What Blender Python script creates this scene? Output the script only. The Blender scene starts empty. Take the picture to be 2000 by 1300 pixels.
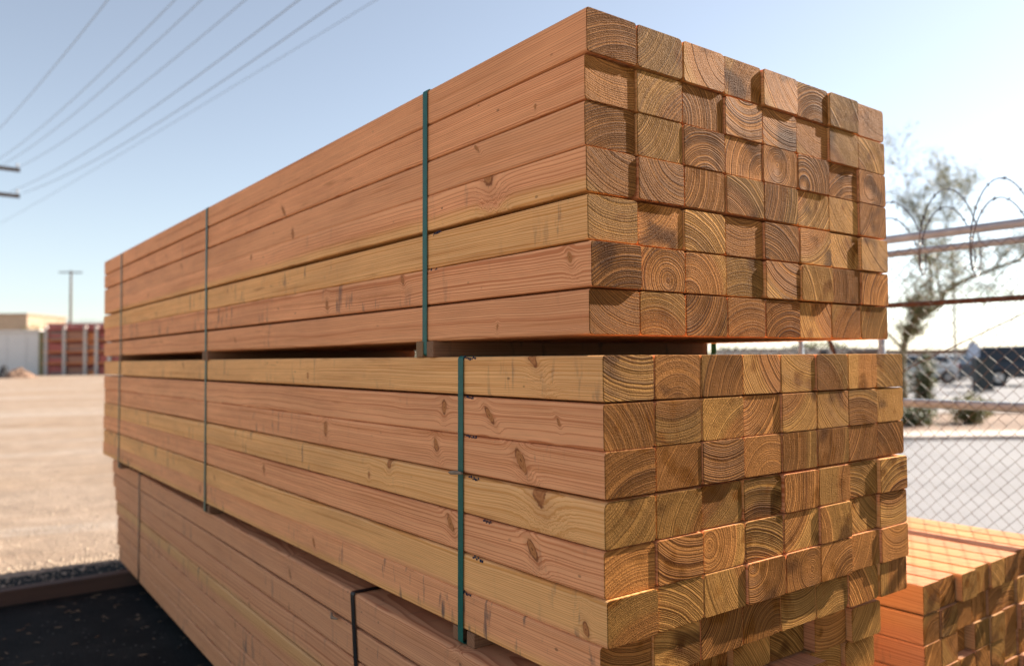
import bpy, bmesh, math, random
from mathutils import Vector, Matrix
random.seed(7)
scene = bpy.context.scene
COL = scene.collection
rad = math.radians

# ---------------------------------------------------------------- camera
G0 = 1.394                                   # height of the middle bundle's top above the ground
CAM = Vector((-1.0240, -1.0777, G0 - 0.0057))
YAW, PITCH, ROLL, FPX = 0.64655, 0.03299, -0.00828, 1544.9
FWD = Vector((math.sin(YAW)*math.cos(PITCH), math.cos(YAW)*math.cos(PITCH), math.sin(PITCH)))
_r = Vector((math.cos(YAW), -math.sin(YAW), 0)); _u = _r.cross(FWD)
RGT = _r*math.cos(ROLL) + _u*math.sin(ROLL)
UPV = -_r*math.sin(ROLL) + _u*math.cos(ROLL)
cR = Vector((math.cos(YAW), -math.sin(YAW), 0)); cF = Vector((math.sin(YAW), math.cos(YAW), 0))
cd = bpy.data.cameras.new('camera'); cam = bpy.data.objects.new('camera', cd); COL.objects.link(cam)
m = Matrix((RGT, UPV, -FWD)).transposed().to_4x4(); m.translation = CAM
cam.matrix_world = m
cd.sensor_fit = 'HORIZONTAL'; cd.sensor_width = 36.0; cd.lens = FPX/2000*36
cd.clip_start = 0.05; cd.clip_end = 8000
cd.dof.use_dof = True; cd.dof.focus_distance = 1.72; cd.dof.aperture_fstop = 2.5
scene.camera = cam
def ground_at(px, depth):
    """ground point seen in picture column px (of 2000) at a forward distance"""
    return Vector((CAM.x, CAM.y, 0)) + cF*depth + cR*(depth*(px-1000)/FPX)
def on_plane_z(px, py, z):
    d = FWD + RGT*((px-1000)/FPX) - UPV*((py-650)/FPX)
    return CAM + d*((z-CAM.z)/d.z)

# ---------------------------------------------------------------- sky, sun, exposure
EL, EPS = rad(33), rad(8.0)
SUN = Vector((math.cos(EL)*math.cos(EPS), -math.cos(EL)*math.sin(EPS), math.sin(EL)))
world = bpy.data.worlds.new('World'); scene.world = world; world.use_nodes = True
wn = world.node_tree; wn.nodes.clear()
sky = wn.nodes.new('ShaderNodeTexSky'); sky.sky_type = 'NISHITA'; sky.sun_disc = False
sky.sun_elevation = EL; sky.sun_rotation = math.atan2(SUN.x, SUN.y)
sky.air_density = 1.0; sky.dust_density = 0.3; sky.ozone_density = 2.0; sky.altitude = 0
bg = wn.nodes.new('ShaderNodeBackground'); bg.inputs['Strength'].default_value = 0.075
wo = wn.nodes.new('ShaderNodeOutputWorld')
hs = wn.nodes.new('ShaderNodeHueSaturation'); hs.inputs['Saturation'].default_value = .64
tn = wn.nodes.new('ShaderNodeMix'); tn.data_type = 'RGBA'; tn.blend_type = 'MULTIPLY'; tn.inputs[0].default_value = 1.; tn.inputs[7].default_value = (.98, .968, .945, 1)
wn.links.new(sky.outputs[0], hs.inputs['Color']); wn.links.new(hs.outputs[0], tn.inputs[6]); wn.links.new(tn.outputs[2], bg.inputs[0]); wn.links.new(bg.outputs[0], wo.inputs[0])
sl = bpy.data.lights.new('sun', 'SUN'); sl.energy = 5.0; sl.angle = rad(0.53); sl.color = (1.0, 0.90, 0.76)
sun = bpy.data.objects.new('sun', sl); COL.objects.link(sun)
sun.rotation_euler = SUN.to_track_quat('Z', 'Y').to_euler(); sun.location = SUN*60
scene.view_settings.view_transform = 'Standard'; scene.view_settings.look = 'None'
scene.view_settings.exposure = 1.36; scene.view_settings.gamma = 1.0
scene.view_settings.use_curve_mapping = False
scene.cycles.diffuse_bounces = 2; scene.cycles.max_bounces = 8

# ---------------------------------------------------------------- node helper
class NT:
    def __init__(s, name):
        s.m = bpy.data.materials.new(name); s.m.use_nodes = True
        s.t = s.m.node_tree; s.t.nodes.clear()
        s.out = s.t.nodes.new('ShaderNodeOutputMaterial')
        s.b = s.t.nodes.new('ShaderNodeBsdfPrincipled')
        s.t.links.new(s.b.outputs[0], s.out.inputs[0])
    def set(s, sock, v):
        if isinstance(v, bpy.types.NodeSocket): s.t.links.new(v, sock)
        elif isinstance(v, (tuple, list)) and sock.type == 'RGBA' and len(v) == 3: sock.default_value = (*v, 1)
        else: sock.default_value = v
    def inp(s, name, v): s.set(s.b.inputs[name], v)
    def M(s, op, a, b=None, c=None, clamp=False):
        n = s.t.nodes.new('ShaderNodeMath'); n.operation = op; n.use_clamp = clamp
        s.set(n.inputs[0], a)
        if b is not None: s.set(n.inputs[1], b)
        if c is not None: s.set(n.inputs[2], c)
        return n.outputs[0]
    def V(s, op, a, b=None):
        n = s.t.nodes.new('ShaderNodeVectorMath'); n.operation = op
        s.set(n.inputs[0], a)
        if b is not None: s.set(n.inputs[1], b)
        return n.outputs[0]
    def xyz(s, v):
        n = s.t.nodes.new('ShaderNodeSeparateXYZ'); s.set(n.inputs[0], v); return n.outputs
    def cxyz(s, x, y, z):
        n = s.t.nodes.new('ShaderNodeCombineXYZ')
        for i, v in enumerate((x, y, z)): s.set(n.inputs[i], v)
        return n.outputs[0]
    def noise(s, vec, scale, detail=2, rough=.5, dist=0):
        n = s.t.nodes.new('ShaderNodeTexNoise')
        s.set(n.inputs['Vector'], vec); n.inputs['Scale'].default_value = scale
        n.inputs['Detail'].default_value = detail; n.inputs['Roughness'].default_value = rough
        n.inputs['Distortion'].default_value = dist
        return n.outputs['Fac']
    def vor(s, vec, scale, feature='F1', out='Distance'):
        n = s.t.nodes.new('ShaderNodeTexVoronoi'); n.feature = feature
        s.set(n.inputs['Vector'], vec); n.inputs['Scale'].default_value = scale
        return n.outputs[out]
    def ss(s, v, a, b, lo=0., hi=1.):
        n = s.t.nodes.new('ShaderNodeMapRange'); n.interpolation_type = 'SMOOTHSTEP'
        s.set(n.inputs[0], v); s.set(n.inputs[1], a); s.set(n.inputs[2], b); s.set(n.inputs[3], lo); s.set(n.inputs[4], hi)
        return n.outputs[0]
    def lin(s, v, a, b, lo=0., hi=1.):
        n = s.t.nodes.new('ShaderNodeMapRange')
        s.set(n.inputs[0], v); s.set(n.inputs[1], a); s.set(n.inputs[2], b); s.set(n.inputs[3], lo); s.set(n.inputs[4], hi)
        return n.outputs[0]
    def mix(s, f, a, b, mode='MIX'):
        n = s.t.nodes.new('ShaderNodeMix'); n.data_type = 'RGBA'; n.blend_type = mode
        s.set(n.inputs[0], f); s.set(n.inputs[6], a); s.set(n.inputs[7], b); return n.outputs[2]
    def bump(s, h, dist, strength=1., normal=None):
        n = s.t.nodes.new('ShaderNodeBump'); n.inputs['Distance'].default_value = dist
        n.inputs['Strength'].default_value = strength; s.set(n.inputs['Height'], h)
        if normal is not None: s.set(n.inputs['Normal'], normal)
        return n.outputs[0]
    def obj(s):
        n = s.t.nodes.new('ShaderNodeTexCoord'); return n.outputs['Object']
    def info(s):
        return s.t.nodes.new('ShaderNodeObjectInfo').outputs
    def attr(s, name):
        n = s.t.nodes.new('ShaderNodeAttribute'); n.attribute_type = 'OBJECT'; n.attribute_name = name; return n.outputs
MATS = {}
def simple(name, col, rough=.6, metal=0., var=.12, scale=8., bump=0., spec=.4):
    """plain painted / bare surface with a little wear"""
    if name in MATS: return MATS[name]
    s = NT(name); o = s.obj()
    f = s.noise(o, scale, 5, .6)
    k = s.lin(f, .25, .75, 1-var, 1+var)
    s.inp('Base Color', s.mix(1., col, s.cxyz(k, k, k), 'MULTIPLY'))
    s.inp('Roughness', s.lin(f, .2, .8, max(.05, rough-.1), min(1, rough+.1))); s.inp('Metallic', metal)
    s.inp('Specular IOR Level', spec)
    if bump: s.inp('Normal', s.bump(s.noise(o, scale*6, 4), bump))
    MATS[name] = s.m
    return s.m

# ---------------------------------------------------------------- wood
def wood(name, end=False, grey=False):
    s = NT(name); o = s.obj(); X, Y, Z = s.xyz(o); inf = s.info()
    sc = s.t.nodes.new('ShaderNodeSeparateColor'); s.set(sc.inputs[0], inf['Color'])
    cr, cg, cb, seed = sc.outputs[0], sc.outputs[1], sc.outputs[2], inf['Alpha']
    rnd = inf['Random']
    seedv = s.cxyz(s.M('MULTIPLY', seed, 37.), s.M('MULTIPLY', rnd, 23.), s.M('MULTIPLY', seed, 91.))
    # branch knots that run through the piece sideways
    zz = Z; kn = None; kd = None
    for k in ('knot_a', 'knot_b', 'knot_c'):
        ky, kz, kr = s.xyz(s.attr(k)['Vector'])
        krs = s.M('MAXIMUM', kr, .0001)
        dz = s.M('SUBTRACT', Z, kz); dy = s.M('ADD', s.M('SUBTRACT', Y, ky), s.M('MULTIPLY', dz, s.M('SUBTRACT', s.M('MULTIPLY', s.M('SINE', s.M('MULTIPLY', ky, 47.)), .45), .35)))
        d = s.M('DIVIDE', s.M('SQRT', s.M('ADD', s.M('POWER', s.M('ABSOLUTE', s.M('MULTIPLY', dy, 1.25)), 2.), s.M('POWER', s.M('ABSOLUTE', s.M('MULTIPLY', dz, .72)), 2.))), krs)
        d = s.M('MULTIPLY', d, s.lin(s.noise(s.V('ADD', s.V('MULTIPLY', o, (30., 60., 60.)), seedv), 1., 3, .6), .25, .75, .84, 1.20))
        g = s.M('EXPONENT', s.M('MULTIPLY', s.M('POWER', d, 2.), -.16))
        zz = s.M('SUBTRACT', zz, s.M('MULTIPLY', s.M('MULTIPLY', dz, g), .8))
        kd = d if kd is None else s.M('MINIMUM', kd, d)
    wob = s.cxyz(s.M('MULTIPLY', X, 3.), s.M('MULTIPLY', Y, 1.3), s.M('MULTIPLY', Z, 3.))
    wv = s.V('ADD', wob, seedv)
    n1 = s.M('SUBTRACT', s.noise(wv, 1., 3, .55), .5); n2 = s.M('SUBTRACT', s.noise(s.V('ADD', wv, (11., 3., 7.)), 1., 3, .55), .5)
    px = s.lin(cr, 0., 1., -.22, .22); pz = s.lin(cg, 0., 1., -.22, .22)
    amp = .030
    rx = s.M('ADD', s.M('SUBTRACT', X, px), s.M('MULTIPLY', n1, amp))
    rz = s.M('ADD', s.M('SUBTRACT', zz, pz), s.M('MULTIPLY', n2, amp))
    rz = s.M('ADD', rz, s.M('MULTIPLY', Y, s.M('MULTIPLY', s.M('SUBTRACT', rnd, .5), .010)))
    R = s.M('SQRT', s.M('ADD', s.M('MULTIPLY', rx, rx), s.M('MULTIPLY', rz, rz)))
    R = s.M('ADD', R, s.M('MULTIPLY', s.M('SUBTRACT', s.noise(s.V('ADD', s.cxyz(s.M('MULTIPLY', X, 14.), s.M('MULTIPLY', Y, 2.), s.M('MULTIPLY', Z, 14.)), seedv), 1., 2), .5), .0045))
    sp = s.lin(seed, 0., 1., 145., 265.)
    ph = s.M('MULTIPLY', R, sp)
    rv = s.noise(s.cxyz(s.M('MULTIPLY', R, 55.), s.M('MULTIPLY', seed, 19.), s.M('MULTIPLY', rnd, 13.)), 1., 2)
    ph = s.M('ADD', ph, s.M('MULTIPLY', rv, 5.5))
    fr = s.M('FRACT', ph)
    late = s.M('MULTIPLY', s.ss(fr, .12, .72), s.ss(fr, .86, 1., 1., 0.)) if end else s.M('MULTIPLY', s.ss(fr, .38, .88), s.ss(fr, .92, 1., 1., 0.))
    late = s.M('MULTIPLY', late, s.lin(rv, .3, .7, .65, 1.))
    # sapwood is the yellow outer wood, heartwood the pink core
    sapR = s.lin(cb, 0., 1., .34, .05)
    sap = s.ss(s.M('ADD', s.M('SUBTRACT', R, sapR), s.M('MULTIPLY', n1, .02)), -.012, .012)
    blotch = s.noise(s.V('ADD', s.cxyz(s.M('MULTIPLY', X, 6.), s.M('MULTIPLY', Y, 1.6), s.M('MULTIPLY', Z, 9.)), seedv), 1., 4, .6)
    fib = s.noise(s.V('ADD', s.cxyz(s.M('MULTIPLY', X, 420.), s.M('MULTIPLY', Y, 9.), s.M('MULTIPLY', Z, 420.)), seedv), 1., 3, .6)
    if not end:
        early = s.mix(sap, (.965, .440, .205), (.965, .505, .205)); lt = s.mix(sap, (.58, .165, .056), (.70, .285, .070))
        col = s.mix(s.M('MULTIPLY', late, s.lin(rnd, 0., 1., .55, 1.)), early, lt)
        k = s.M('MULTIPLY', s.lin(blotch, .3, .7, .87, 1.08), s.lin(fib, .3, .7, .92, 1.06))
        k = s.M('MULTIPLY', k, s.lin(rnd, 0., 1., .93, 1.06))
        col = s.mix(1., col, s.cxyz(k, k, k), 'MULTIPLY')
        stk = s.noise(s.V('ADD', s.cxyz(s.M('MULTIPLY', X, 45.), s.M('MULTIPLY', Y, .9), s.M('MULTIPLY', Z, 70.)), seedv), 1., 4, .65)
        col = s.mix(s.ss(stk, .52, .72), col, s.mix(1., col, (.80, .70, .60), 'MULTIPLY'))
        hue = s.noise(s.V('ADD', s.cxyz(s.M('MULTIPLY', X, 4.), s.M('MULTIPLY', Y, 2.6), s.M('MULTIPLY', Z, 12.)), seedv), 1., 3, .6)
        col = s.mix(s.ss(hue, .48, .68, 0., .55), col, s.mix(1., col, (.86, .84, .86), 'MULTIPLY'))
        spk = s.vor(s.V('ADD', s.cxyz(s.M('MULTIPLY', X, 26.), s.M('MULTIPLY', Y, 15.), s.M('MULTIPLY', Z, 26.)), seedv), 1.)
        col = s.mix(s.M('MULTIPLY', s.ss(spk, .05, .11, 1., 0.), s.ss(blotch, .50, .62, 0., .6)), col, (.12, .055, .03))
        # handling scuffs and water stains
        st = s.noise(s.V('ADD', s.cxyz(s.M('MULTIPLY', X, 8.), s.M('MULTIPLY', Y, 34.), s.M('MULTIPLY', Z, 9.)), seedv), 1., 3, .55)
        st2 = s.noise(s.V('ADD', s.cxyz(X, s.M('MULTIPLY', Y, 2.2), Z), seedv), 1., 2)
        stm = s.M('MULTIPLY', s.M('MULTIPLY', s.ss(st, .56, .74), s.ss(st2, .47, .60)), s.ss(s.M('FRACT', s.M('MULTIPLY', s.M('ADD', rnd, seed), 7.)), .3, .6, .25, 1.))
        col = s.mix(s.M('MULTIPLY', stm, .9), col, (.14, .10, .085))
        pitch = s.M('MULTIPLY', s.ss(s.noise(s.V('ADD', s.cxyz(s.M('MULTIPLY', X, 10.), s.M('MULTIPLY', Y, 3.), s.M('MULTIPLY', Z, 40.)), seedv), 1., 3), .66, .76), .45)
        col = s.mix(pitch, col, (.36, .12, .03))
        # planer marks across the face
        kfill = s.ss(kd, .85, 1.06, 1., 0.); kring = s.M('MULTIPLY', s.M('MULTIPLY', s.ss(kd, .66, .95), s.ss(kd, .98, 1.25, 1., 0.)), s.ss(s.noise(s.V('ADD', s.V('MULTIPLY', o, (20., 45., 45.)), seedv), 1., 2), .40, .58))
        kc = s.mix(s.M('MULTIPLY', s.M('ADD', s.M('SINE', s.M('MULTIPLY', kd, 16.)), 1.), .35), (.58, .25, .09), (.42, .14, .045))
        col = s.mix(kfill, col, kc); col = s.mix(s.M('MULTIPLY', kring, .85), col, (.13, .04, .018))
        col = s.mix(s.ss(kd, .10, .20, .8, 0.), col, (.05, .018, .01))
        col = s.mix(s.M('MULTIPLY', s.ss(kd, 1., 2.6, 1., 0.), .28), col, (.45, .16, .06))
        wth = s.attr('weather_or_dim')['Fac']
        wk = s.lin(blotch, .3, .7, .55, 1.)
        col = s.mix(s.M('MULTIPLY', wth, wk), col, (.24, .165, .12))  # grey-brown mix
        h = s.M('ADD', s.M('MULTIPLY', late, .18), s.M('MULTIPLY', fib, .9))
        nrm = s.bump(h, .0007, .8); s.inp('Roughness', .66); s.inp('Specular IOR Level', .07)
        if grey:
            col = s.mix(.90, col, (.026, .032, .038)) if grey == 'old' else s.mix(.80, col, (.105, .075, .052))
    else:
        early = s.mix(sap, (.57, .232, .062), (.63, .300, .080)); lt = s.mix(sap, (.072, .019, .005), (.095, .032, .007))
        wn_ = s.t.nodes.new('ShaderNodeTexWhiteNoise'); wn_.noise_dimensions = '1D'; s.set(wn_.inputs['W'], s.M('MULTIPLY', s.M('ADD', seed, rnd), 71.3))
        hsh = wn_.outputs['Value']
        con = s.lin(hsh, 0., 1., .62, 1.)
        col = s.mix(s.M('MULTIPLY', late, con), early, lt)
        k = s.M('MULTIPLY', s.lin(blotch, .3, .7, .80, 1.15), s.lin(wn_.outputs['Color'], 0., 1., .46, 1.2))
        fine = s.noise(o, 700., 3, .6); k = s.M('MULTIPLY', k, s.lin(fine, .3, .7, .80, 1.15))
        col = s.mix(1., col, s.cxyz(k, k, k), 'MULTIPLY')
        # resin that has bled into part of the cut
        rs = s.noise(s.V('ADD', s.V('SCALE', o) if False else s.cxyz(s.M('MULTIPLY', X, 13.), s.M('MULTIPLY', Y, 3.), s.M('MULTIPLY', Z, 13.)), s.V('ADD', seedv, (5., 5., 5.))), 1., 2)
        col = s.mix(s.M('MULTIPLY', s.ss(rs, .56, .70), .85), col, s.mix(late, (.26, .092, .012), (.085, .024, .004)))
        ds = s.noise(s.V('ADD', s.cxyz(s.M('MULTIPLY', X, 7.), Y, s.M('MULTIPLY', Z, 9.)), s.V('ADD', seedv, (35., 15., 5.))), 1., 2, .5)
        col = s.mix(s.M('MULTIPLY', s.ss(ds, .62, .74), .75), col, (.070, .025, .008))
        # rays and seasoning checks that run out from the pith
        ang = s.M('ARCTAN2', rx, rz)
        ray = s.noise(s.cxyz(s.M('MULTIPLY', ang, 55.), s.M('MULTIPLY', R, 9.), seed), 1., 3, .7)
        chk = s.M('MULTIPLY', s.ss(ray, .70, .76), s.ss(s.noise(s.V('ADD', s.V('MULTIPLY', o, (16., 1., 16.)), seedv), 1., 2), .55, .65))
        col = s.mix(s.M('MULTIPLY', chk, .75), col, (.04, .016, .008))
        # circular-saw score marks
        sa = s.M('ADD', s.M('MULTIPLY', X, s.M('SINE', s.M('MULTIPLY', seed, 40.))), s.M('MULTIPLY', Z, s.M('COSINE', s.M('MULTIPLY', seed, 40.))))
        saw = s.noise(s.cxyz(s.M('MULTIPLY', sa, 330.), s.M('MULTIPLY', X, 6.), s.M('MULTIPLY', Z, 6.)), 1., 2)
        coarse = s.noise(s.cxyz(s.M('MULTIPLY', X, 30.), s.M('MULTIPLY', Z, 30.), seed), 1., 2)
        h = s.M('ADD', s.M('MULTIPLY', late, s.lin(hsh, 0., 1., .25, .9)), s.M('MULTIPLY', fine, .55))
        h = s.M('ADD', h, s.M('MULTIPLY', s.noise(o, 260., 3, .65), 1.3)); h = s.M('ADD', h, s.M('MULTIPLY', saw, .35)); h = s.M('ADD', h, s.M('MULTIPLY', coarse, 1.6)); h = s.M('SUBTRACT', h, s.M('MULTIPLY', chk, 1.5))
        nrm = s.bump(h, .0026, 1.); s.inp('Roughness', .6); s.inp('Specular IOR Level', .02)
    s.inp('Base Color', col); s.inp('Normal', nrm)
    return s.m
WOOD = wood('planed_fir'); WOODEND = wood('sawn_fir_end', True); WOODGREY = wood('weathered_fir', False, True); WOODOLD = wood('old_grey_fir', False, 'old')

# ---------------------------------------------------------------- mesh helpers
class MB:
    def __init__(s): s.v = []; s.f = []; s.mi = []
    def add(s, vs, fs, mi=0):
        o = len(s.v); s.v += [tuple(v) for v in vs]; s.f += [tuple(i+o for i in f) for f in fs]; s.mi += [mi]*len(fs)
    def box(s, lo, hi, mi=0, M=None):
        x0, y0, z0 = lo; x1, y1, z1 = hi
        vs = [(x0,y0,z0),(x1,y0,z0),(x1,y1,z0),(x0,y1,z0),(x0,y0,z1),(x1,y0,z1),(x1,y1,z1),(x0,y1,z1)]
        if M: vs = [M @ Vector(v) for v in vs]
        s.add(vs, [(0,3,2,1),(4,5,6,7),(0,1,5,4),(1,2,6,5),(2,3,7,6),(3,0,4,7)], mi)
    def tube(s, pts, rs, n=6, mi=0, cap=True):
        pts = [Vector(p) for p in pts]
        if not hasattr(rs, '__len__'): rs = [rs]*len(pts)
        o = len(s.v); side = None
        for i, p in enumerate(pts):
            t = (pts[min(i+1, len(pts)-1)] - pts[max(i-1, 0)])
            if t.length < 1e-9: t = Vector((0,0,1))
            t.normalize()
            if side is None:
                a = Vector((0,0,1)) if abs(t.z) < .9 else Vector((1,0,0)); side = t.cross(a).normalized()
            else:
                side = (side - t*side.dot(t)); side = side.normalized() if side.length > 1e-6 else t.orthogonal().normalized()
            b = t.cross(side)
            for k in range(n):
                an = 2*math.pi*k/n; s.v.append(tuple(p + (side*math.cos(an) + b*math.sin(an))*rs[i]))
        for i in range(len(pts)-1):
            for k in range(n):
                a = o+i*n+k; b_ = o+i*n+(k+1) % n
                s.f.append((a, b_, b_+n, a+n)); s.mi.append(mi)
        if cap:
            s.f.append(tuple(o+k for k in reversed(range(n)))); s.mi.append(mi)
            e = o+(len(pts)-1)*n; s.f.append(tuple(e+k for k in range(n))); s.mi.append(mi)
    def mesh(s, name, mats, smooth=False):
        me = bpy.data.meshes.new(name); me.from_pydata(s.v, [], s.f)
        for m_ in (mats if isinstance(mats, (list, tuple)) else [mats]): me.materials.append(m_)
        me.polygons.foreach_set('material_index', s.mi)
        if smooth: me.polygons.foreach_set('use_smooth', [True]*len(s.f))
        me.update(); return me
    def build(s, name, mats, parent=None, smooth=False):
        return link(name, s.mesh(name, mats, smooth), parent)
def link(name, me, parent=None):
    o = bpy.data.objects.new(name, me); COL.objects.link(o)
    if parent: o.parent = parent
    return o
def tag(o, label, cat, group=None, kind=None):
    o['label'] = label; o['category'] = cat
    if group: o['group'] = group
    if kind: o['kind'] = kind
    return o
def setting(o, kind='structure'): o['kind'] = kind; return o
def thing(name, label, cat, loc=(0,0,0), rz=0, group=None):
    o = bpy.data.objects.new(name, None); COL.objects.link(o); o.location = loc; o.rotation_euler = (0, 0, rz)
    o.empty_display_size = .1
    return tag(o, label, cat, group)
CAMROT = -YAW                                # things across the street stand square to this heading

# ---------------------------------------------------------------- the ground
def ground_material():
    s = NT('pale_dirt'); o = s.obj(); X, Y, Z = s.xyz(o)
    big = s.noise(o, .22, 4, .6); mid = s.noise(o, 2.2, 5, .65); fine = s.noise(o, 38., 4, .7)
    # wheel tracks run across the yard
    u = s.M('ADD', s.M('MULTIPLY', X, .30), s.M('MULTIPLY', Y, .95)); w_ = s.M('SUBTRACT', s.M('MULTIPLY', X, .95), s.M('MULTIPLY', Y, .30))
    tr = s.noise(s.cxyz(s.M('MULTIPLY', u, .9), s.M('MULTIPLY', w_, .06), 0.), 1., 4, .6)
    col = s.mix(s.ss(big, .35, .65), (.335, .24, .172), (.375, .285, .222))
    col = s.mix(s.ss(tr, .50, .66), col, (.40, .325, .27))
    col = s.mix(s.ss(tr, .46, .34), col, (.30, .21, .15))
    k = s.M('MULTIPLY', s.lin(mid, .25, .75, .74, 1.2), s.lin(fine, .25, .75, .72, 1.22))
    col = s.mix(1., col, s.cxyz(k, k, k), 'MULTIPLY')
    s.inp('Base Color', col); s.inp('Roughness', .95); s.inp('Specular IOR Level', .1)
    h = s.M('ADD', s.M('MULTIPLY', mid, 2.), fine); s.inp('Normal', s.bump(h, .02, .9))
    return s.m
def painted_shade_material():  # near-black ground colour that stands in for the stack's shade
    s = NT('painted_shade_ground'); o = s.obj()
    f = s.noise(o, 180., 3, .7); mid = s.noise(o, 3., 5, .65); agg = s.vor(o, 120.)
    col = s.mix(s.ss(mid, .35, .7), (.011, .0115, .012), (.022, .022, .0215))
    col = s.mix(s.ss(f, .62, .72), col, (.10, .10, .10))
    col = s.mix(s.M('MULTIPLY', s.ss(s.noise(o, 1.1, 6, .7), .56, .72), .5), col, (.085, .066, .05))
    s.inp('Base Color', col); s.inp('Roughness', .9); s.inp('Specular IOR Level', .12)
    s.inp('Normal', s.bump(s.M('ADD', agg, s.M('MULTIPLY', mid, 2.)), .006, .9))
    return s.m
def concrete_material(name, c0, c1):
    s = NT(name); o = s.obj()
    a = s.noise(o, .5, 5, .65); b = s.noise(o, 25., 4, .7)
    k = s.lin(b, .3, .7, .9, 1.08)
    s.inp('Base Color', s.mix(1., s.mix(s.ss(a, .3, .7), c0, c1), s.cxyz(k, k, k), 'MULTIPLY'))
    s.inp('Roughness', .9); s.inp('Normal', s.bump(b, .004)); return s.m
DIRT, SHADE = ground_material(), painted_shade_material()
CONC = concrete_material('pale_street_concrete', (.215, .205, .212), (.255, .245, .252))
KERBC = concrete_material('kerb_concrete', (.50, .42, .36), (.60, .50, .43))
def sheet(name, pts, z, mat, kind='structure'):
    mb = MB(); mb.add([(p[0], p[1], z) for p in pts], [tuple(range(len(pts)))]); return setting(mb.build(name, mat), kind)
B = 4000
sheet('ground', [(-B, -B), (B, -B), (B, B), (-B, B)], 0, DIRT)
sheet('painted_shade_sheet', [(-2.3, -6), (2.75, -6), (2.75, 5.02), (1.2, 5.06), (.3, 4.98), (-.1, 5.05), (-.5, 5.0), (-1.2, 5.07), (-2.3, 5.0)], .004, SHADE)  # dark sheet paints the stack's ground shade, out to the shadow edge
def band(name, d0, d1, r0, r1, z, mat):
    return sheet(name, [(CAM.x, CAM.y) if False else tuple((Vector((CAM.x, CAM.y, 0)) + cF*d + cR*r)[:2]) for d, r in ((d0, r0), (d0, r1), (d1, r1), (d1, r0))], z, mat)
# street beyond the fence
sheet('street', [(3.3, -30), (60, -60), (60, 60), (3.3, 60)], .004, CONC) if False else None
sp = [Vector((CAM.x, CAM.y, 0)) + cF*d + cR*r for d, r in ((3.9, 3.2), (3.9, 40), (13.0, 40), (13.0, -.5))]
sheet('street', [(p.x, p.y) for p in sp], .004, CONC)
def prism(name, d0, d1, r0, r1, z0, z1, mat, kind='structure'):
    mb = MB(); q = [Vector((CAM.x, CAM.y, 0)) + cF*d + cR*r for d, r in ((d0, r0), (d0, r1), (d1, r1), (d1, r0))]
    vs = [(p.x, p.y, z0) for p in q] + [(p.x, p.y, z1) for p in q]
    mb.add(vs, [(0,3,2,1),(4,5,6,7),(0,1,5,4),(1,2,6,5),(2,3,7,6),(3,0,4,7)]); return setting(mb.build(name, mat), kind)
BED = concrete_material('planting_gravel', (.20, .125, .085), (.28, .185, .13))
kerb = prism('kerb', 13.0, 13.9, -.4, 40, -.02, .07, KERBC)
prism('planting_bed', 13.9, 18.0, -.2, 40, -.02, .06, BED)
prism('kerb', 18.0, 18.35, -.2, 40, -.02, .10, KERBC)
band('parking_lot', 18.35, 75, -8, 90, .004, CONC)

# gravel where the yard meets the stack
PEB = simple('gravel_stone', (.42, .32, .24), .9, 0, .35, 3.)
mb = MB(); rg = random.Random(3)
for i in range(12000):
    t = rg.random()**1.6
    y = 4.7 + t*7.5; x = rg.uniform(-4.2, .35 + 0.2*t)
    if rg.random() < .35: y = rg.gauss(5.12, .12)
    s_ = rg.uniform(.004, .013)*(1 + .7*(rg.random() < .08)); a = rg.uniform(0, 6.28); e = rg.uniform(.6, 1.5)
    c, sn = math.cos(a), math.sin(a)
    vs = []
    for (dx, dy, dz) in ((1,0,.1),(0,1,0),(-1,0,.05),(0,-1,.1),(.1,.1,.8)):
        dx *= s_*e; dy *= s_; vs.append((x+dx*c-dy*sn, y+dx*sn+dy*c, max(-.002, dz*s_)))
    mb.add(vs, [(0,1,4),(1,2,4),(2,3,4),(3,0,4)])
setting(mb.build('gravel', PEB), 'stuff')
mb = MB()
for i in range(1500):
    x = rg.uniform(-2.6, .4); y = rg.uniform(.2, 4.25); s_ = rg.uniform(.003, .009)
    a = rg.uniform(0, 6.28); c, sn = math.cos(a), math.sin(a)
    vs = [(x+(dx*c-dy*sn)*s_, y+(dx*sn+dy*c)*s_, .003+dz*s_) for dx, dy, dz in ((1,0,.1),(0,1.2,0),(-1,0,.05),(0,-.8,.1),(.1,.1,.7))]
    mb.add(vs, [(0,1,4),(1,2,4),(2,3,4),(3,0,4)])
setting(mb.build('loose_stones', simple('dark_stone', (.07, .065, .06), .9, 0, .4, 5.)), 'stuff')

mb = MB()
for i in range(420):                         # saw chips and splinters trodden into the darkened ground
    x = rg.uniform(-2.2, .35); y = rg.uniform(.3, 4.25); l_ = rg.uniform(.006, .03); w_ = rg.uniform(.0015, .004); a = rg.uniform(0, 6.28); c, sn = math.cos(a), math.sin(a)
    vs = [(x+dx*c-dy*sn, y+dx*sn+dy*c, dz) for dx, dy, dz in ((-l_, -w_, .0045), (l_, -w_*.4, .006), (l_*.9, w_*.5, .0055), (-l_*.8, w_, .005), (0, 0, .009))]
    mb.add(vs, [(0,1,4),(1,2,4),(2,3,4),(3,0,4)])
setting(mb.build('wood_chips', simple('trodden_wood_chip', (.22, .14, .085), .9, 0, .3, 9.)), 'stuff')
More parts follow.
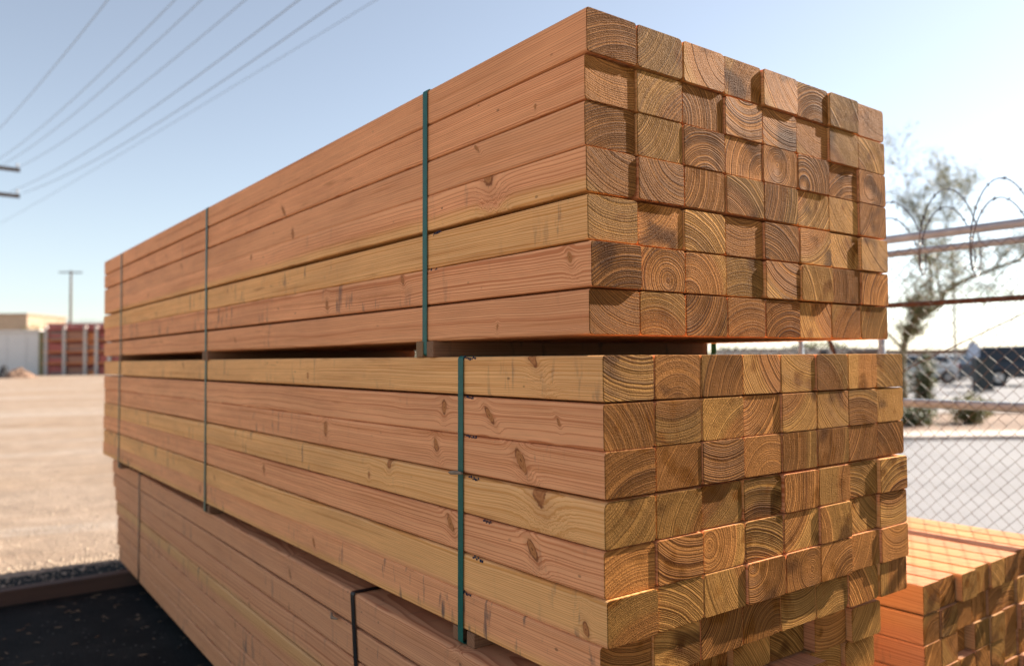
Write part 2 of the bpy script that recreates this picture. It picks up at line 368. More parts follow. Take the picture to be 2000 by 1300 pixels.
# ---------------------------------------------------------------- timbers
TW, TH, TL = .1372, .0880, 4.877
def timber_mesh(name, w, h, L, radii, mats=(None, None), ch=.0011, bow=None):
    """planed timber: rounded arrises, front end chamfered by the saw; y runs along the length from the front end"""
    sec = []
    for (sx, sz, r) in ((1,1,radii[0]), (-1,1,radii[1]), (-1,-1,radii[2]), (1,-1,radii[3])):
        cx, cz = sx*(w/2-r), sz*(h/2-r); a0 = math.atan2(sz, sx) - math.pi/4
        for k in range(3): a = a0 + k*math.pi/4; sec.append((cx+r*math.cos(a), cz+r*math.sin(a)))
    n = len(sec); mb = MB()
    fx, fz = (w-2*ch)/w, (h-2*ch)/h
    vs = [(x*fx, 0, z*fz) for x, z in sec] + [(x, ch*1.2, z) for x, z in sec] + []
    segs = 10 if bow else 1
    for q in range(1, segs+1):
        t_ = q/segs; bx, bz = (0., 0.)
        if bow:
            bz = bow[0]*math.sin(math.pi*t_*bow[2]) + bow[1]*math.sin(math.pi*t_*2.7+bow[3]) - bow[1]*math.sin(bow[3]); bx = bow[4]*math.sin(math.pi*t_*1.3)
        vs += [(x+bx, L*t_, z+bz) for x, z in sec]
    mb.add(vs, [tuple(range(n))], 1)
    o = 0
    for a, mi in [(0, 1)] + [(n*(q+1), 0) for q in range(segs)]:
        for k in range(n):
            mb.f.append((a+k, a+n+k, a+n+(k+1) % n, a+(k+1) % n)); mb.mi.append(mi)
    mb.f.append(tuple(reversed(range((segs+1)*n, (segs+2)*n)))); mb.mi.append(1)
    return mb.mesh(name, list(mats))
TM = [timber_mesh('timber_sharp', TW, TH, TL, (.0055,)*4, (WOOD, WOODEND)),
      timber_mesh('timber_eased', TW, TH, TL, (.009, .007, .007, .009), (WOOD, WOODEND)),
      timber_mesh('timber_rounded', TW, TH, TL, (.007, .005, .006, .018), (WOOD, WOODEND)),
      timber_mesh('timber_waney', TW, TH, TL, (.005, .010, .005, .007), (WOOD, WOODEND))]
rt = random.Random(21)
def place_timber(me, parent, loc, seed4=None, roll=0., knots=None):
    o = link('timber', me, parent); o.location = loc; o.rotation_euler = (rt.gauss(0, .0006), roll, rt.gauss(0, .0003))
    o.color = seed4 or (rt.random(), rt.random(), rt.random(), rt.random())
    for k, v in zip(('knot_a', 'knot_b', 'knot_c'), list(knots or []) + [(9., 0., 0.)]*3): o[k] = [float(q) for q in v]
    return o
def rand_knots(n=3):
    return [(rt.uniform(.05, 4.8), rt.uniform(-.036, .036), rt.uniform(.005, .011)) for _ in range(n)]

# strap material
def strap_material(name, col):
    s = NT(name); o = s.obj(); f = s.noise(o, 60., 3)
    k = s.lin(f, .3, .7, .85, 1.12)
    s.inp('Base Color', s.mix(1., col, s.cxyz(k, k, k), 'MULTIPLY')); s.inp('Roughness', .42); s.inp('Specular IOR Level', .3)
    s.inp('Normal', s.bump(s.noise(o, 900., 2), .0003)); return s.m
GREEN = strap_material('green_polyester_strap', (.004, .105, .082)); BLACK = strap_material('black_polyester_strap', (.008, .010, .012))
def strap(parent, y, x0, x1, z0, z1, mat, w=.021, th=.0011, lean=0., r=.007, slack=0.):
    """a flat band drawn tight round the load (rounded at the arrises)"""
    off = .0016
    x0 -= off; x1 += off; z0 -= off; z1 += off
    loop = []
    for cx, cz, a0 in ((x1-r, z1-r, 0), (x0+r, z1-r, 90), (x0+r, z0+r, 180), (x1-r, z0+r, 270)):
        for k in range(5):
            a = rad(a0 + k*22.5); loop.append((cx+r*math.cos(a), cz+r*math.sin(a), math.cos(a), math.sin(a)))
    mb = MB(); n = len(loop); vs = []
    zm = (z0+z1)/2
    for (x, z, nx, nz) in loop:
        yy = y + lean*(zm-z)
        vs += [(x, yy-w/2, z), (x, yy+w/2, z), (x+nx*th, yy+w/2, z+nz*th), (x+nx*th, yy-w/2, z+nz*th)]
    fs = []
    for i in range(n):
        a, b = 4*i, 4*((i+1) % n)
        for k in range(4): fs.append((a+k, a+(k+1) % 4, b+(k+1) % 4, b+k))
    mb.add(vs, fs); return mb.build('strap', mat, parent)
def seal(parent, st, x, y, z, w):
    mb = MB(); mb.box((x-.004, y-w/2-.001, z-.014), (x-.0005, y+w/2+.001, z+.014)); return mb.build('strap_seal', simple('seal_steel', (.3, .3, .3), .4, .8), st)
INK = simple('lumber_ink', (.012, .016, .045), .8, 0, .2)
def ink(t, y, z, n, seed):
    """illegible grade stamp, cut off by the arris"""
    r = random.Random(seed); mb = MB(); c = y
    for i in range(n):
        w = r.uniform(.0025, .006); h0 = r.uniform(-.006, 0); h1 = h0 + r.uniform(.003, .007)
        mb.box((-TW/2-.0006, c, z+h0), (-TW/2-.0001, c+w, z+h1)); c += w + r.uniform(.001, .003)
    return mb.build('ink_stamp', INK, t)

def bundle(name, label, x0, zbot, rows, cols, gaps, front, left, w=TW, meshes=TM, yaw=0., pivot=None, xp=.0034, weather_or_dim=0.):
    """rows counted from the top; gaps[i] = clear space above row i; front(i, j) -> y of the sawn end"""
    total = rows*TH + sum(gaps[1:])
    root = thing(name, label, 'lumber', (x0, 0, zbot), yaw)
    z = total; T = {}
    for i in range(rows):
        z -= (gaps[i] if i else 0) + TH
        for j in range(cols):
            fy = front(i, j)
            if fy is None: continue
            spec = left.get(i, {}) if j == 0 else {}
            me = spec.get('mesh'); me = meshes[me] if me is not None and len(meshes) > 1 else meshes[rt.choices(range(len(meshes)), [5, 4, 1, 2][:len(meshes)])[0]]
            if j == 0 and len(meshes) > 1:       # the exposed side: each timber has its own slight bow
                ra = [(.0055,)*4, (.007, .006, .006, .008), (.007, .005, .006, .018), (.005, .010, .005, .007)][spec.get('mesh') or 0]
                me = timber_mesh('bowed_timber', w, TH, me.vertices[-1].co.y, [q*rt.uniform(.8, 1.3) for q in ra], (WOOD, WOODEND), bow=(rt.uniform(-.0016, .0016), rt.uniform(-.0011, .0011), rt.choice((1, 1, 2)), rt.uniform(0, 6), rt.uniform(-.003, .0015)))
            c4 = spec.get('c') or (rt.random(), rt.random(), min(1, max(0, rt.gauss(.45, .22))), rt.random())
            kn = spec.get('k') or (rand_knots() if j == 0 else None)
            T[i, j] = place_timber(me, root, ((j+.5)*(w+xp) + (rt.gauss(0, .0005) if j else 0), fy, z+TH/2 + (rt.uniform(-.0003, .0003))), c4, rt.gauss(0, .002) if j else 0, kn)
    for o in T.values(): o['weather_or_dim'] = float(weather_or_dim)
    return root, T, total

# colours of the left-hand face: (pith sideways, pith height, sapwood amount, ring seed)
topL = {0: dict(c=(.62, .02, .10, .85), mesh=0, k=[(2.6, .02, .004), (3.9, 0, .005)]),
        1: dict(c=(.55, .98, .12, .90), mesh=0, k=[(.154, -.02, .004), (1.57, -.02, .012), (3.2, 0, .006)]),
        2: dict(c=(.60, .10, .20, .45), mesh=1, k=[(.369, .03, .006), (1.48, -.02, .011), (2.9, .01, .008)]),
        3: dict(c=(.66, .90, .36, .40), mesh=2, k=[(.33, .052, .022), (1.9, .03, .008), (3.6, 0, .007)]),
        4: dict(c=(.55, .93, .72, .70), mesh=1, k=[(2.2, .02, .005), (3.4, -.02, .007), (4.4, .01, .006)]),
        5: dict(c=(.60, .08, .05, .35), mesh=0, k=[(.063, .018, .009), (.732, .028, .008), (1.212, -.012, .011)]),
        6: dict(c=(.70, .95, .16, .80), mesh=0, k=[(.30, -.018, .004), (2.1, .0, .006), (3.3, .02, .007)])}
midL = {0: dict(c=(.60, .98, .93, .35), mesh=0, k=[(.218, .045, .016), (1.392, -.01, .007), (2.9, .02, .008)]),
        1: dict(c=(.10, .28, .05, .20), mesh=0, k=[(.555, .015, .012), (.367, .006, .013), (.129, .004, .005)]),
        2: dict(c=(.62, .10, .12, .50), mesh=0, k=[(1.251, .010, .016), (.596, .012, .012), (.256, .006, .018)]),
        3: dict(c=(.18, .85, 1.0, .10), mesh=3, k=[(.834, .040, .013), (.954, -.008, .007), (.20, .052, .030)]),
        4: dict(c=(.58, .05, .06, .05), mesh=0, k=[(.528, .012, .014), (.215, .010, .015), (1.795, .01, .010)]),
        5: dict(c=(.63, .02, .42, .75), mesh=1, k=[(.06, -.022, .010), (2.4, 0, .007), (3.8, .01, .008)]),
        6: dict(c=(.60, .97, .27, .60), mesh=1, k=[(1.33, .0, .009), (2.6, .01, .010), (4.0, 0, .008)])}
rf = random.Random(5)
rowt = [-.004, .006, .008, .004, 0, -.013, -.002]
def front_top(i, j): return .040 + (rowt[i]*.7 if j == 0 else rf.gauss(0, .0021) + (.004 if (i, j) in ((1, 5), (2, 1), (4, 1), (3, 5), (6, 5)) else 0))
rowm = [0, 0, -.002, 0, .003, -.004, .016]
def front_mid(i, j): return .0 + (rowm[i] if j == 0 else rf.gauss(0, .0021) + (.004 if (i, j) in ((1, 3), (1, 6), (3, 2), (3, 6), (4, 6)) else 0) + (.012 if i == 6 else 0))
gt = [0, .0040, .0014, .0016, .0056, .0036, .0036]
gm = [0, .0034, .0014, .0056, .0026, .0016, .0016]
top, TT, htop = bundle('lumber_bundle', 'topmost strapped lumber bundle, raised on spacer boards above the other stacked bundles', .003, G0+.0405, 7, 8, gt, front_top, topL)
mid, MT, hmid = bundle('lumber_bundle', 'middle strapped lumber bundle, between the topmost bundle and the black strapped one', 0, G0-.634, 7, 8, gm, front_mid, midL)
mid.location.z = G0 - hmid
ZMB = G0 - hmid                              # underside of the middle bundle
W8 = 8*(TW+.0034)
lowL = {i: dict(mesh=i % 2, c=(rf.uniform(.5, .7), rf.choice((.05, .2, .8, .95)), rf.uniform(.05, .35), rf.random())) for i in range(7)}
rl = random.Random(11)
def front_low(i, j):
    if i == 0 and j in (5, 6): return .13 if j == 5 else .10
    return .085 - .045*i*(j < 3) + rl.gauss(0, .02) + (.07 if j in (3, 4) and i == 0 else 0) + (-.03 if (i, j) == (1, 5) else 0)
low, LT, hlow = bundle('lumber_bundle', 'bottom lumber bundle with black straps, resting on ground beams', -.045, .089, 7, 8, [0, .006, .003, .005, .003, .003, .003], front_low, lowL, yaw=-.0235, weather_or_dim=.42)
ZLT = .089 + hlow                            # top of the lowest bundle
# second low stack beside the fence
RW = .1060
RM = [timber_mesh('post_sharp', RW, TH, 4.2, (.004,)*4, (WOOD, WOODEND)), timber_mesh('post_eased', RW, TH, 4.2, (.007, .006, .006, .008), (WOOD, WOODEND))]
rr = random.Random(17)
def front_right(i, j): return .112 + (rr.gauss(0, .006) if i or j else 0) + (.03 if rr.random() < .06 and i else 0)
rightb, RTt, hright = bundle('lumber_bundle', 'low unstrapped stack of sunlit square timbers beside the chain link fence', 1.428, .062, 7, 9, [0, .005, .001, .001, .001, .001, .001], front_right, {}, w=RW, meshes=RM, weather_or_dim=.6, xp=.008)  # wood colour darkened and browned to tone down bounced orange light
# straps
def add_straps(root, ys, h, mat, wid=W8, drop=0., w=.021, leans=None):
    for k, y in enumerate(ys):
        st = strap(root, y, 0, wid, -drop, h, mat, w, lean=(leans[k] if leans else .012))
        seal(root, st, wid+.005, y, h*.5, w)
add_straps(top, (.642, 2.526, 4.34), htop, GREEN, drop=.034)
add_straps(mid, (.481, 2.520, 4.36), hmid, GREEN, drop=.030)
add_straps(low, (.975, 4.03), hlow, BLACK, w=.023, leans=[-.12, .02])
ink(TT[5, 0], .56, .040, 8, 1); ink(TT[4, 0], .53, .041, 6, 2)
for i, y, n in ((0, .42, 9), (1, .43, 6), (2, .42, 8), (3, .41, 7), (4, .36, 6), (5, .40, 6), (6, .43, 8)): ink(MT[i, 0], y, .0415, n, 10+i)

# ---------------------------------------------------------------- spacer boards between the bundles
def board(name, label, cat, x0, x1, y0, y1, z0, z1, group, mat=WOOD, end=WOODEND, seed=0):
    mb = MB(); w, h, L = y1-y0, z1-z0, x1-x0
    me = timber_mesh(name, w, h, L, (.002,)*4, (mat, end)); o = link(name, me)
    o.rotation_euler = (0, 0, -math.pi/2); o.location = (x0, (y0+y1)/2, (z0+z1)/2)
    r = random.Random(seed); o.color = (r.random(), r.random(), r.uniform(.1, .6), r.random())
    for k in ('knot_a', 'knot_b', 'knot_c'): o[k] = [9., 0., 0.]
    return tag(o, label, cat, group)
n = 0
for y, wh in ((.642, 'front pair'), (2.526, 'middle pair'), (4.34, 'far pair')):
    for s_ in (-1, 1):
        yy = y - .004
        a, b = (yy-.044, yy-.0130) if s_ < 0 else (yy+.0130, yy+.046)
        board('spacer_board', 'thin spacer board between topmost and middle bundles, %s of %s' % ('nearer the sawn ends' if s_ < 0 else 'farther from the sawn ends', wh), 'spacer board', -.004+.002*s_, W8-.09, a, b, G0+.0005, G0+.0404, 'spacers under the topmost bundle', WOODGREY, WOODGREY, seed=n); n += 1
for y, wh in ((.481, 'front pair'), (2.520, 'middle pair'), (4.36, 'far pair')):
    for s_ in (-1, 1):
        a, b = (y-.044, y-.0130) if s_ < 0 else (y+.0130, y+.046)
        board('spacer_board', 'thin spacer board between middle and bottom bundles, %s of %s' % ('nearer the sawn ends' if s_ < 0 else 'farther from the sawn ends', wh), 'spacer board', .004, W8-.03, a, b, ZLT+.0003, ZMB-.0003, 'spacers under the middle bundle', WOODGREY, WOODGREY, seed=n); n += 1
GB = simple('old_grey_beam', (.10, .085, .07), .9, 0, .35, 9., .004)
def ground_beam(y, x0, x1, label):
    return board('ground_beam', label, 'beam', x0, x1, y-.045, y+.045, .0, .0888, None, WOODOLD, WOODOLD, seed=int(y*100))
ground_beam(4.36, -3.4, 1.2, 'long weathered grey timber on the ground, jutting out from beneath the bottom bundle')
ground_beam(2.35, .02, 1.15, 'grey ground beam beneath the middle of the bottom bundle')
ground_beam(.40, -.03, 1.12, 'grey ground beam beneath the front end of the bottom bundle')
for k, (y, wh) in enumerate(((.45, 'front end'), (2.2, 'middle'), (4.0, 'far end'))):
    board('ground_batten', 'thin ground batten beneath the low stack by the fence, at its ' + wh, 'batten', 1.43, 2.44, y-.045, y+.045, 0, .0618, None, WOODGREY, WOODGREY, seed=60+k)
# splinters caught in the stack
SPL = simple('grey_splinter', (.26, .19, .13), .9, 0, .3, 60.)
mb = MB(); mb.tube([(-.018, .452, G0-.2665), (-.0165, .475, G0-.268), (-.0145, .500, G0-.2705), (-.009, .520, G0-.2725)], [.003, .005, .005, .002], 6)
tag(mb.build('wood_splinter', SPL), 'grey wood splinter tucked behind the front green strap of the middle bundle', 'splinter')
p0 = Vector((-.028, 1.13, .089+hlow-.094))
mb = MB(); mb.tube([p0+Vector((0, -.03, 0)), p0+Vector((-.004, 0, -.002)), p0+Vector((.008, .03, .002))], [.002, .005, .003], 6)
tag(mb.build('wood_splinter', SPL), 'short grey splinter poking from a joint of the bottom bundle near its black strap', 'splinter')

# ---------------------------------------------------------------- chain link fence
FX = 2.86
GALV = simple('galvanised_pipe', (.27, .33, .40), .55, .0, .2, 14.); RUST = simple('rusty_pipe', (.075, .036, .022), .8, .1, .35, 20.)
WIRE = simple('galvanised_wire', (.10, .082, .07), .6, .0, .25, 12.); RAZ = simple('razor_steel', (.10, .095, .10), .5, .6, .25, 30.)
fence = thing('chain_link_fence', 'galvanised chain link fence with pipe rails and coiled razor wire on top', 'fence', (FX, 0, 0))
Y0, Y1 = -3.0, 4.3
for z, r, mt in ((G0+.575, .0205, GALV), (G0+.502, .0165, GALV), (G0+.246, .0125, RUST), (G0-.236, .0215, GALV), (.06, .0165, GALV)):
    mb = MB(); mb.tube([(0, Y0, z), (0, Y1, z)], r, 12); mb.build('rail', mt, fence, True)
for y, r in ((-2.1, .03), (1.00, .017), (1.46, .014), (4.28, .03)):
    mb = MB(); h = G0+.555
    mb.tube([(.04, y, 0), (.04, y, h)], r, 12); po = mb.build('post', GALV, fence, True)
    mb = MB(); mb.tube([(.04, y, h-.001), (.04, y, h+.02), (.04, y, h+.035)], [r+.003, r+.003, .008], 12); mb.build('post_cap', GALV, po, True)
mb = MB(); D = .062; nz = int((G0+.50)/(D/2))
k = 0; y = Y0
while y < Y1:
    sg = 1 if k % 2 == 0 else -1
    pts = []
    for q in range(nz+1): pts.append((.0035*(1 if (q+k) % 2 else -1)-.024, y + (D/2 if q % 2 else 0)*1.0, .02+q*D/2))
    mb.tube(pts, .0018, 3, cap=False)
    y += D/2*1.0 if False else D; k += 1
mesh1 = mb
mb2 = MB(); y = Y0 + D/2; k = 0
setting(mesh1.build('chain_link_mesh', WIRE, fence), 'stuff')
mb = MB(); y = Y0
while y < Y1:
    pts = [(.0035*(1 if q % 2 else -1)-.024, y + (D/2 if q % 2 else D), .02+q*D/2) for q in range(nz+1)]
    mb.tube(pts, .0018, 3, cap=False); y += D
setting(mb.build('chain_link_mesh', WIRE, fence), 'stuff')
mb = MB(); mb.tube([(.01, .16, G0+.262), (.012, .79, G0-.035), (.012, 1.0, G0-.14)], .003, 5); mb.build('truss_rod', WIRE, fence)
mb = MB(); mb.tube([(.03, 1.30, G0+.12), (.03, 1.21, G0-.10)], .012, 6); mb.build('brace', RUST, fence)
def coil(name, label, org, ax, length, rad_, pitch, ph, wr, parent=None, zc=0., barbs=True):
    side = ax.cross(Vector((0, 0, 1))).normalized(); up = Vector((0, 0, 1)); mb = MB(); pts = []
    N = int(length/pitch*30); r0 = random.Random(int(rad_*1e4))
    for i in range(N+1):
        a = i/30*2*math.pi + ph; rv = rad_*(1 + .05*math.sin(a*.37) + .03*math.sin(a*.23+1))
        pts.append(org + ax*(i/30*pitch + .012*math.sin(a*.5)) + side*(rv*math.cos(a)*.8) + up*(zc + rv*math.sin(a)))
    mb.tube(pts, wr, 4); o = mb.build(name, RAZ, parent)
    if barbs:
        mb = MB()
        for i in range(0, N, 3):
            p = pts[i]; t = (pts[i+1]-p).normalized(); q = t.cross(Vector((r0.random(), r0.random(), r0.random()))).normalized(); w2 = t.cross(q)
            for d in (q, w2):
                mb.tube([p-d*.011-t*.006, p, p+d*.011+t*.006], [.001, wr*1.5, .001], 3)
        setting(mb.build('barbs', RAZ, o), 'stuff')
    return o
PH1 = 2*math.pi*(.25 - (.392-Y0)/.255); PH2 = 2*math.pi*(.25 - (.402-Y0-.05)/.255)
coil('razor_wire', '', Vector((0, Y0, G0+.575)), Vector((0, 1, 0)), Y1-Y0, .200, .255, PH1, .0028, fence)
coil('razor_wire', '', Vector((0, Y0+.05, G0+.545)), Vector((0, 1, 0)), Y1-Y0-.1, .148, .255, PH2, .0028, fence)

# ---------------------------------------------------------------- trees and shrubs
BARK = simple('green_brown_bark', (.17, .14, .075), .85, 0, .3, 12., .004)
def leafmat(name, c, c2):
    s = NT(name); inf = s.info(); o = s.obj()
    f = s.noise(o, 2.6, 3); g = s.noise(o, 30., 2)
    col = s.mix(s.ss(f, .35, .65), c, c2); k = s.lin(g, .3, .7, .75, 1.25)
    s.inp('Base Color', s.mix(1., col, s.cxyz(k, k, k), 'MULTIPLY')); s.inp('Roughness', .6)
    tr = s.t.nodes.new('ShaderNodeBsdfTranslucent'); s.set(tr.inputs[0], s.mix(.5, col, (.25, .26, .05)))
    mx = s.t.nodes.new('ShaderNodeMixShader'); mx.inputs[0].default_value = .3
    s.t.links.new(s.b.outputs[0], mx.inputs[1]); s.t.links.new(tr.outputs[0], mx.inputs[2]); s.t.links.new(mx.outputs[0], s.out.inputs[0])
    return s.m
LEAF = leafmat('olive_leaf', (.13, .13, .045), (.21, .18, .07)); LEAFD = leafmat('dark_shrub_leaf', (.022, .038, .014), (.05, .07, .024)); LEAFY = leafmat('dry_shrub_leaf', (.10, .10, .035), (.16, .13, .05))
def leaf(mb, p, s_, r):
    a = Vector((r.gauss(0,1), r.gauss(0,1), r.gauss(0,1))).normalized(); b = a.orthogonal().normalized()*.45
    mb.add([p-a*s_, p+b*s_, p+a*s_, p-b*s_], [(0,1,2,3)])
def sparse_tree(name, label, base, limbs, r0, leaves, seed, twig=1., lsize=.036):
    """limbs: polylines in local metres with end radii; twigs and leaves grow from them"""
    r = random.Random(seed); root = thing(name, label, 'tree', base, CAMROT); tr = MB(); cr = MB(); tw = MB()
    def grow(p, d, ln, rr_, lev):
        pts = [p]; n_ = 5; dd = d.copy()
        for i in range(n_):
            dd = (dd + Vector((r.gauss(0, .22), r.gauss(0, .22), r.gauss(.04, .18)))).normalized(); pts.append(pts[-1] + dd*ln/n_)
        (tr if lev == 0 else tw).tube(pts, [rr_*(1-.75*i/n_) for i in range(n_+1)], 4 if lev else 5, cap=False)
        if lev < 2:
            for i in range(1, n_+1):
                for q in range(2 if lev == 0 else 1 + (r.random() < .6)):
                    nd = (dd + Vector((r.gauss(0, .8), r.gauss(0, .8), r.gauss(.05, .7)))).normalized(); grow(pts[i], nd, ln*r.uniform(.35, .6), max(.0035, rr_*.5), lev+1)
        else:
            for q in range(leaves):
                leaf(cr, pts[r.randrange(1, n_+1)] + Vector((r.gauss(0, .05), r.gauss(0, .05), r.gauss(0, .05))), lsize*r.uniform(.5, 1.2), r)
    for (pl, ra, rb) in limbs:
        pl = [Vector(q) for q in pl]; n_ = len(pl)
        tr.tube(pl, [ra + (rb-ra)*i/(n_-1) for i in range(n_)], 7)
        for i in range(max(1, n_//2), n_):
            for q in range(2):
                d = ((pl[i]-pl[i-1]).normalized() + Vector((r.gauss(0, .7), r.gauss(0, .7), r.gauss(.25, .6)))).normalized()
                grow(pl[i], d, r.uniform(.6, 1.1)*twig, max(.007, rb*.42), 0)
    tr.build('trunk', BARK, root, True); setting(tw.build('twigs', BARK, root), 'stuff'); setting(cr.build('crown', LEAF, root), 'stuff')
    return root
def T_(px, py, d, dd=0.):                    # local tree coordinates: x right, y away, z up, in metres at forward distance d
    return ((px-1768)/FPX*d, dd, CAM.z + (700-py)/FPX*d - .06)
DT = 15.5
sparse_tree('desert_tree', 'sparse thin leaved desert tree with forked crooked trunk beyond the fence', ground_at(1768, DT) + Vector((0, 0, .06)),
    [([(0, 0, -.1), T_(1760, 740, DT), T_(1763, 690, DT), T_(1772, 655, DT), T_(1785, 632, DT)], .075, .055),
     ([T_(1785, 632, DT), T_(1815, 618, DT, .1), T_(1845, 600, DT, .1), T_(1858, 575, DT, .2), T_(1895, 553, DT, .2), T_(1945, 535, DT, .3), T_(2010, 512, DT, .3), T_(2080, 470, DT, .4)], .055, .03),
     ([T_(1783, 634, DT), T_(1792, 610, DT, -.1), T_(1812, 590, DT, -.2), T_(1805, 545, DT, -.3), T_(1790, 480, DT, -.4), T_(1775, 420, DT, -.4)], .035, .015),
     ([T_(1846, 598, DT), T_(1852, 560, DT, .3), T_(1858, 510, DT, .5), T_(1880, 450, DT, .5), T_(1895, 390, DT, .5)], .03, .012),
     ([T_(1765, 690, DT), T_(1735, 640, DT, .3), T_(1690, 560, DT, .5), T_(1660, 470, DT, .6)], .03, .012)], .08, 6, 4)
def shrub(name, label, px, d, w, h, n, mat, seed, stems=9, base_z=.06, lsize=.05, cat='shrub'):
    r = random.Random(seed); root = thing(name, label, cat, ground_at(px, d) + Vector((0, 0, base_z))); st = MB(); lf = MB()
    for i in range(stems):
        a = r.uniform(0, 6.28); q = r.uniform(.1, 1)**.5; top_ = Vector((math.cos(a)*w/2*q, math.sin(a)*w/2*q, h*r.uniform(.6, 1.)*(1.12-.4*q)))
        pts = [Vector((top_.x*.15, top_.y*.15, -.02)), Vector((top_.x*.5, top_.y*.5, top_.z*.5)), top_]
        st.tube(pts, [.014, .009, .004], 4)
        for k in range(n//stems):
            t = r.uniform(.12, 1.); p = pts[0].lerp(top_, t) + Vector((r.gauss(0, w*.11), r.gauss(0, w*.11), r.gauss(0, h*.05)))
            p.z = max(.02, p.z); leaf(lf, p, lsize*r.uniform(.5, 1.2), r)
    st.build('stem', BARK, root); setting(lf.build('foliage', mat, root), 'stuff'); return root
shrub('tall_shrub', 'tall dark green upright shrub at the foot of the desert tree', 1800, 16.3, .62, 1.75, 1800, LEAFD, 31, 12)
shrub('low_shrub', 'low dark spreading shrub below the tall upright one', 1785, 15.2, .95, .62, 1300, LEAFD, 32, 14)
shrub('low_shrub', 'rounded yellow green shrub alone in the planting bed', 1890, 15.6, .85, .62, 1300, LEAFY, 33, 14)
shrub('low_shrub', 'small dry shrub at the back edge of the planting bed', 1912, 17.6, .7, .45, 700, LEAFY, 34, 10)

# ---------------------------------------------------------------- vehicles across the street
GLASS = simple('dark_window_glass', (.02, .025, .03), .08, 0, .05, 3., 0, .6); TYRE = simple('tyre_rubber', (.02, .02, .02), .85); RIM = simple('alloy_rim', (.45, .45, .46), .3, .8)
LAMP = simple('headlight_glass', (.75, .76, .78), .12, 0, .05); TAIL = simple('tail_lamp_red', (.35, .02, .02), .2); TRIM = simple('black_trim', (.025, .025, .027), .6)
def car(name, label, pos, rz, paint, L=4.5, W=1.8, H=1.45, suv=False, group=None):
    root = thing(name, label, 'car', pos, rz, group)
    hz = .62*H if not suv else .58*H
    prof = ([(-L/2, .30), (-L/2, .62), (-L/2+.06, hz), (-L*.22, hz+.10), (-L*.06, H*.97), (L*.16, H), (L*.34, H*.95), (L*.44, hz+.10), (L/2-.04, hz+.02), (L/2, .55), (L/2, .30)] if not suv else
            [(-L/2, .36), (-L/2, .80), (-L/2+.08, hz), (-L*.24, hz+.08), (-L*.13, H*.97), (L*.02, H), (L*.40, H*.98), (L*.47, hz+.10), (L/2, hz-.05), (L/2, .6), (L/2, .36)])
    mb = MB(); n_ = len(prof); vs = []
    for sx in (-1, 1):
        for (y, z) in prof:
            w = W/2 * (1. if z <= hz+.02 else 1-.20*(z-hz)/(H-hz)); e = .93 if abs(y) > L*.47 else 1
            vs.append((sx*w*e, y, z))
    fs = [tuple(range(n_)), tuple(reversed(range(n_, 2*n_)))] + [(i, i+n_, (i+1) % n_+n_, (i+1) % n_) for i in range(n_)]
    mb.add(vs, [tuple(reversed(f)) for f in fs]); body = mb.build('body', paint, root)
    bv = body.modifiers.new('b', 'BEVEL'); bv.width = .05; bv.segments = 2; bv.limit_method = 'ANGLE'
    zt, zb = H*.93, hz+.10
    def pane(pts): m_ = MB(); m_.add(pts, [(0, 1, 2, 3)]); sl_ = m_.build('window', GLASS, root); sd = sl_.modifiers.new('s', 'SOLIDIFY'); sd.thickness = .02; sd.offset = 1
    a, b = prof[3], prof[4]
    def sl(t, y_off=-.012): return (a[0]+(b[0]-a[0])*t+y_off, a[1]+(b[1]-a[1])*t+.012)
    (yb, zb_), (yt, zt_) = sl(.1), sl(.92)
    pane([(-W*.43, yb, zb_), (W*.43, yb, zb_), (W*.385, yt, zt_), (-W*.385, yt, zt_)])
    c, d = prof[7], prof[6]
    pane([(W*.42, c[0]-.02, c[1]+.02), (-W*.42, c[0]-.02, c[1]+.02), (-W*.38, d[0]+.03, d[1]-.02), (W*.38, d[0]+.03, d[1]-.02)])
    for sx in (-1, 1):
        for (y0_, y1_) in ((a[0]*.75, -.02), (.03, c[0]*.82)):
            x_b, x_t = sx*(W/2*.985+.006), sx*(W/2*.845)
            q = [(x_b, y0_, zb), (x_b, y1_, zb), (x_t, y1_*.93 if y1_ > 0 else y1_, zt), (x_t, y0_*.62 if y0_ < 0 else y0_, zt)]
            pane(q if sx > 0 else q[::-1])
        for yy in (-L*.31, L*.30):
            wr = .33 if not suv else .38; mb = MB(); ring = []
            mb.tube([(sx*(W/2-.20), yy, wr), (sx*(W/2-.01), yy, wr), (sx*(W/2+.012), yy, wr)], [wr, wr, wr-.04], 18); wh = mb.build('wheel', TYRE, root)
            mb = MB(); mb.tube([(sx*(W/2+.0), yy, wr), (sx*(W/2+.02), yy, wr)], [wr*.62, wr*.55], 14); mb.build('rim', RIM, wh)
        mb = MB(); mb.box((sx*W*.36-.17, -L/2-.015, hz-.20), (sx*W*.36+.17, -L/2+.06, hz-.06)); mb.build('headlight', LAMP, root)
        mb = MB(); mb.box((sx*W*.40-.10, L/2-.06, hz-.24), (sx*W*.40+.10, L/2+.012, hz-.04)); mb.build('tail_light', TAIL, root)
        mb = MB(); mb.box((sx*(W/2+.10)-.08, a[0]*.72-.04, zb-.02), (sx*(W/2+.10)+.08, a[0]*.72+.06, zb+.10)); mb.build('mirror', TRIM, root)
    mb = MB(); mb.box((-W*.24, -L/2-.02, .42), (W*.24, -L/2+.05, hz-.16)); mb.build('grille', TRIM, root)
    mb = MB(); mb.box((-W*.46, -L/2-.03, .27), (W*.46, -L/2+.12, .40)); mb.build('bumper', TRIM, root)
    return root
PWHITE = simple('white_car_paint', (.72, .72, .72), .22, 0, .03, 2., 0, .6); PSILV = simple('silver_car_paint', (.42, .43, .45), .25, .3, .04, 2.); PDARK = simple('dark_blue_car_paint', (.018, .026, .038), .2, 0, .05, 2., 0, .6)
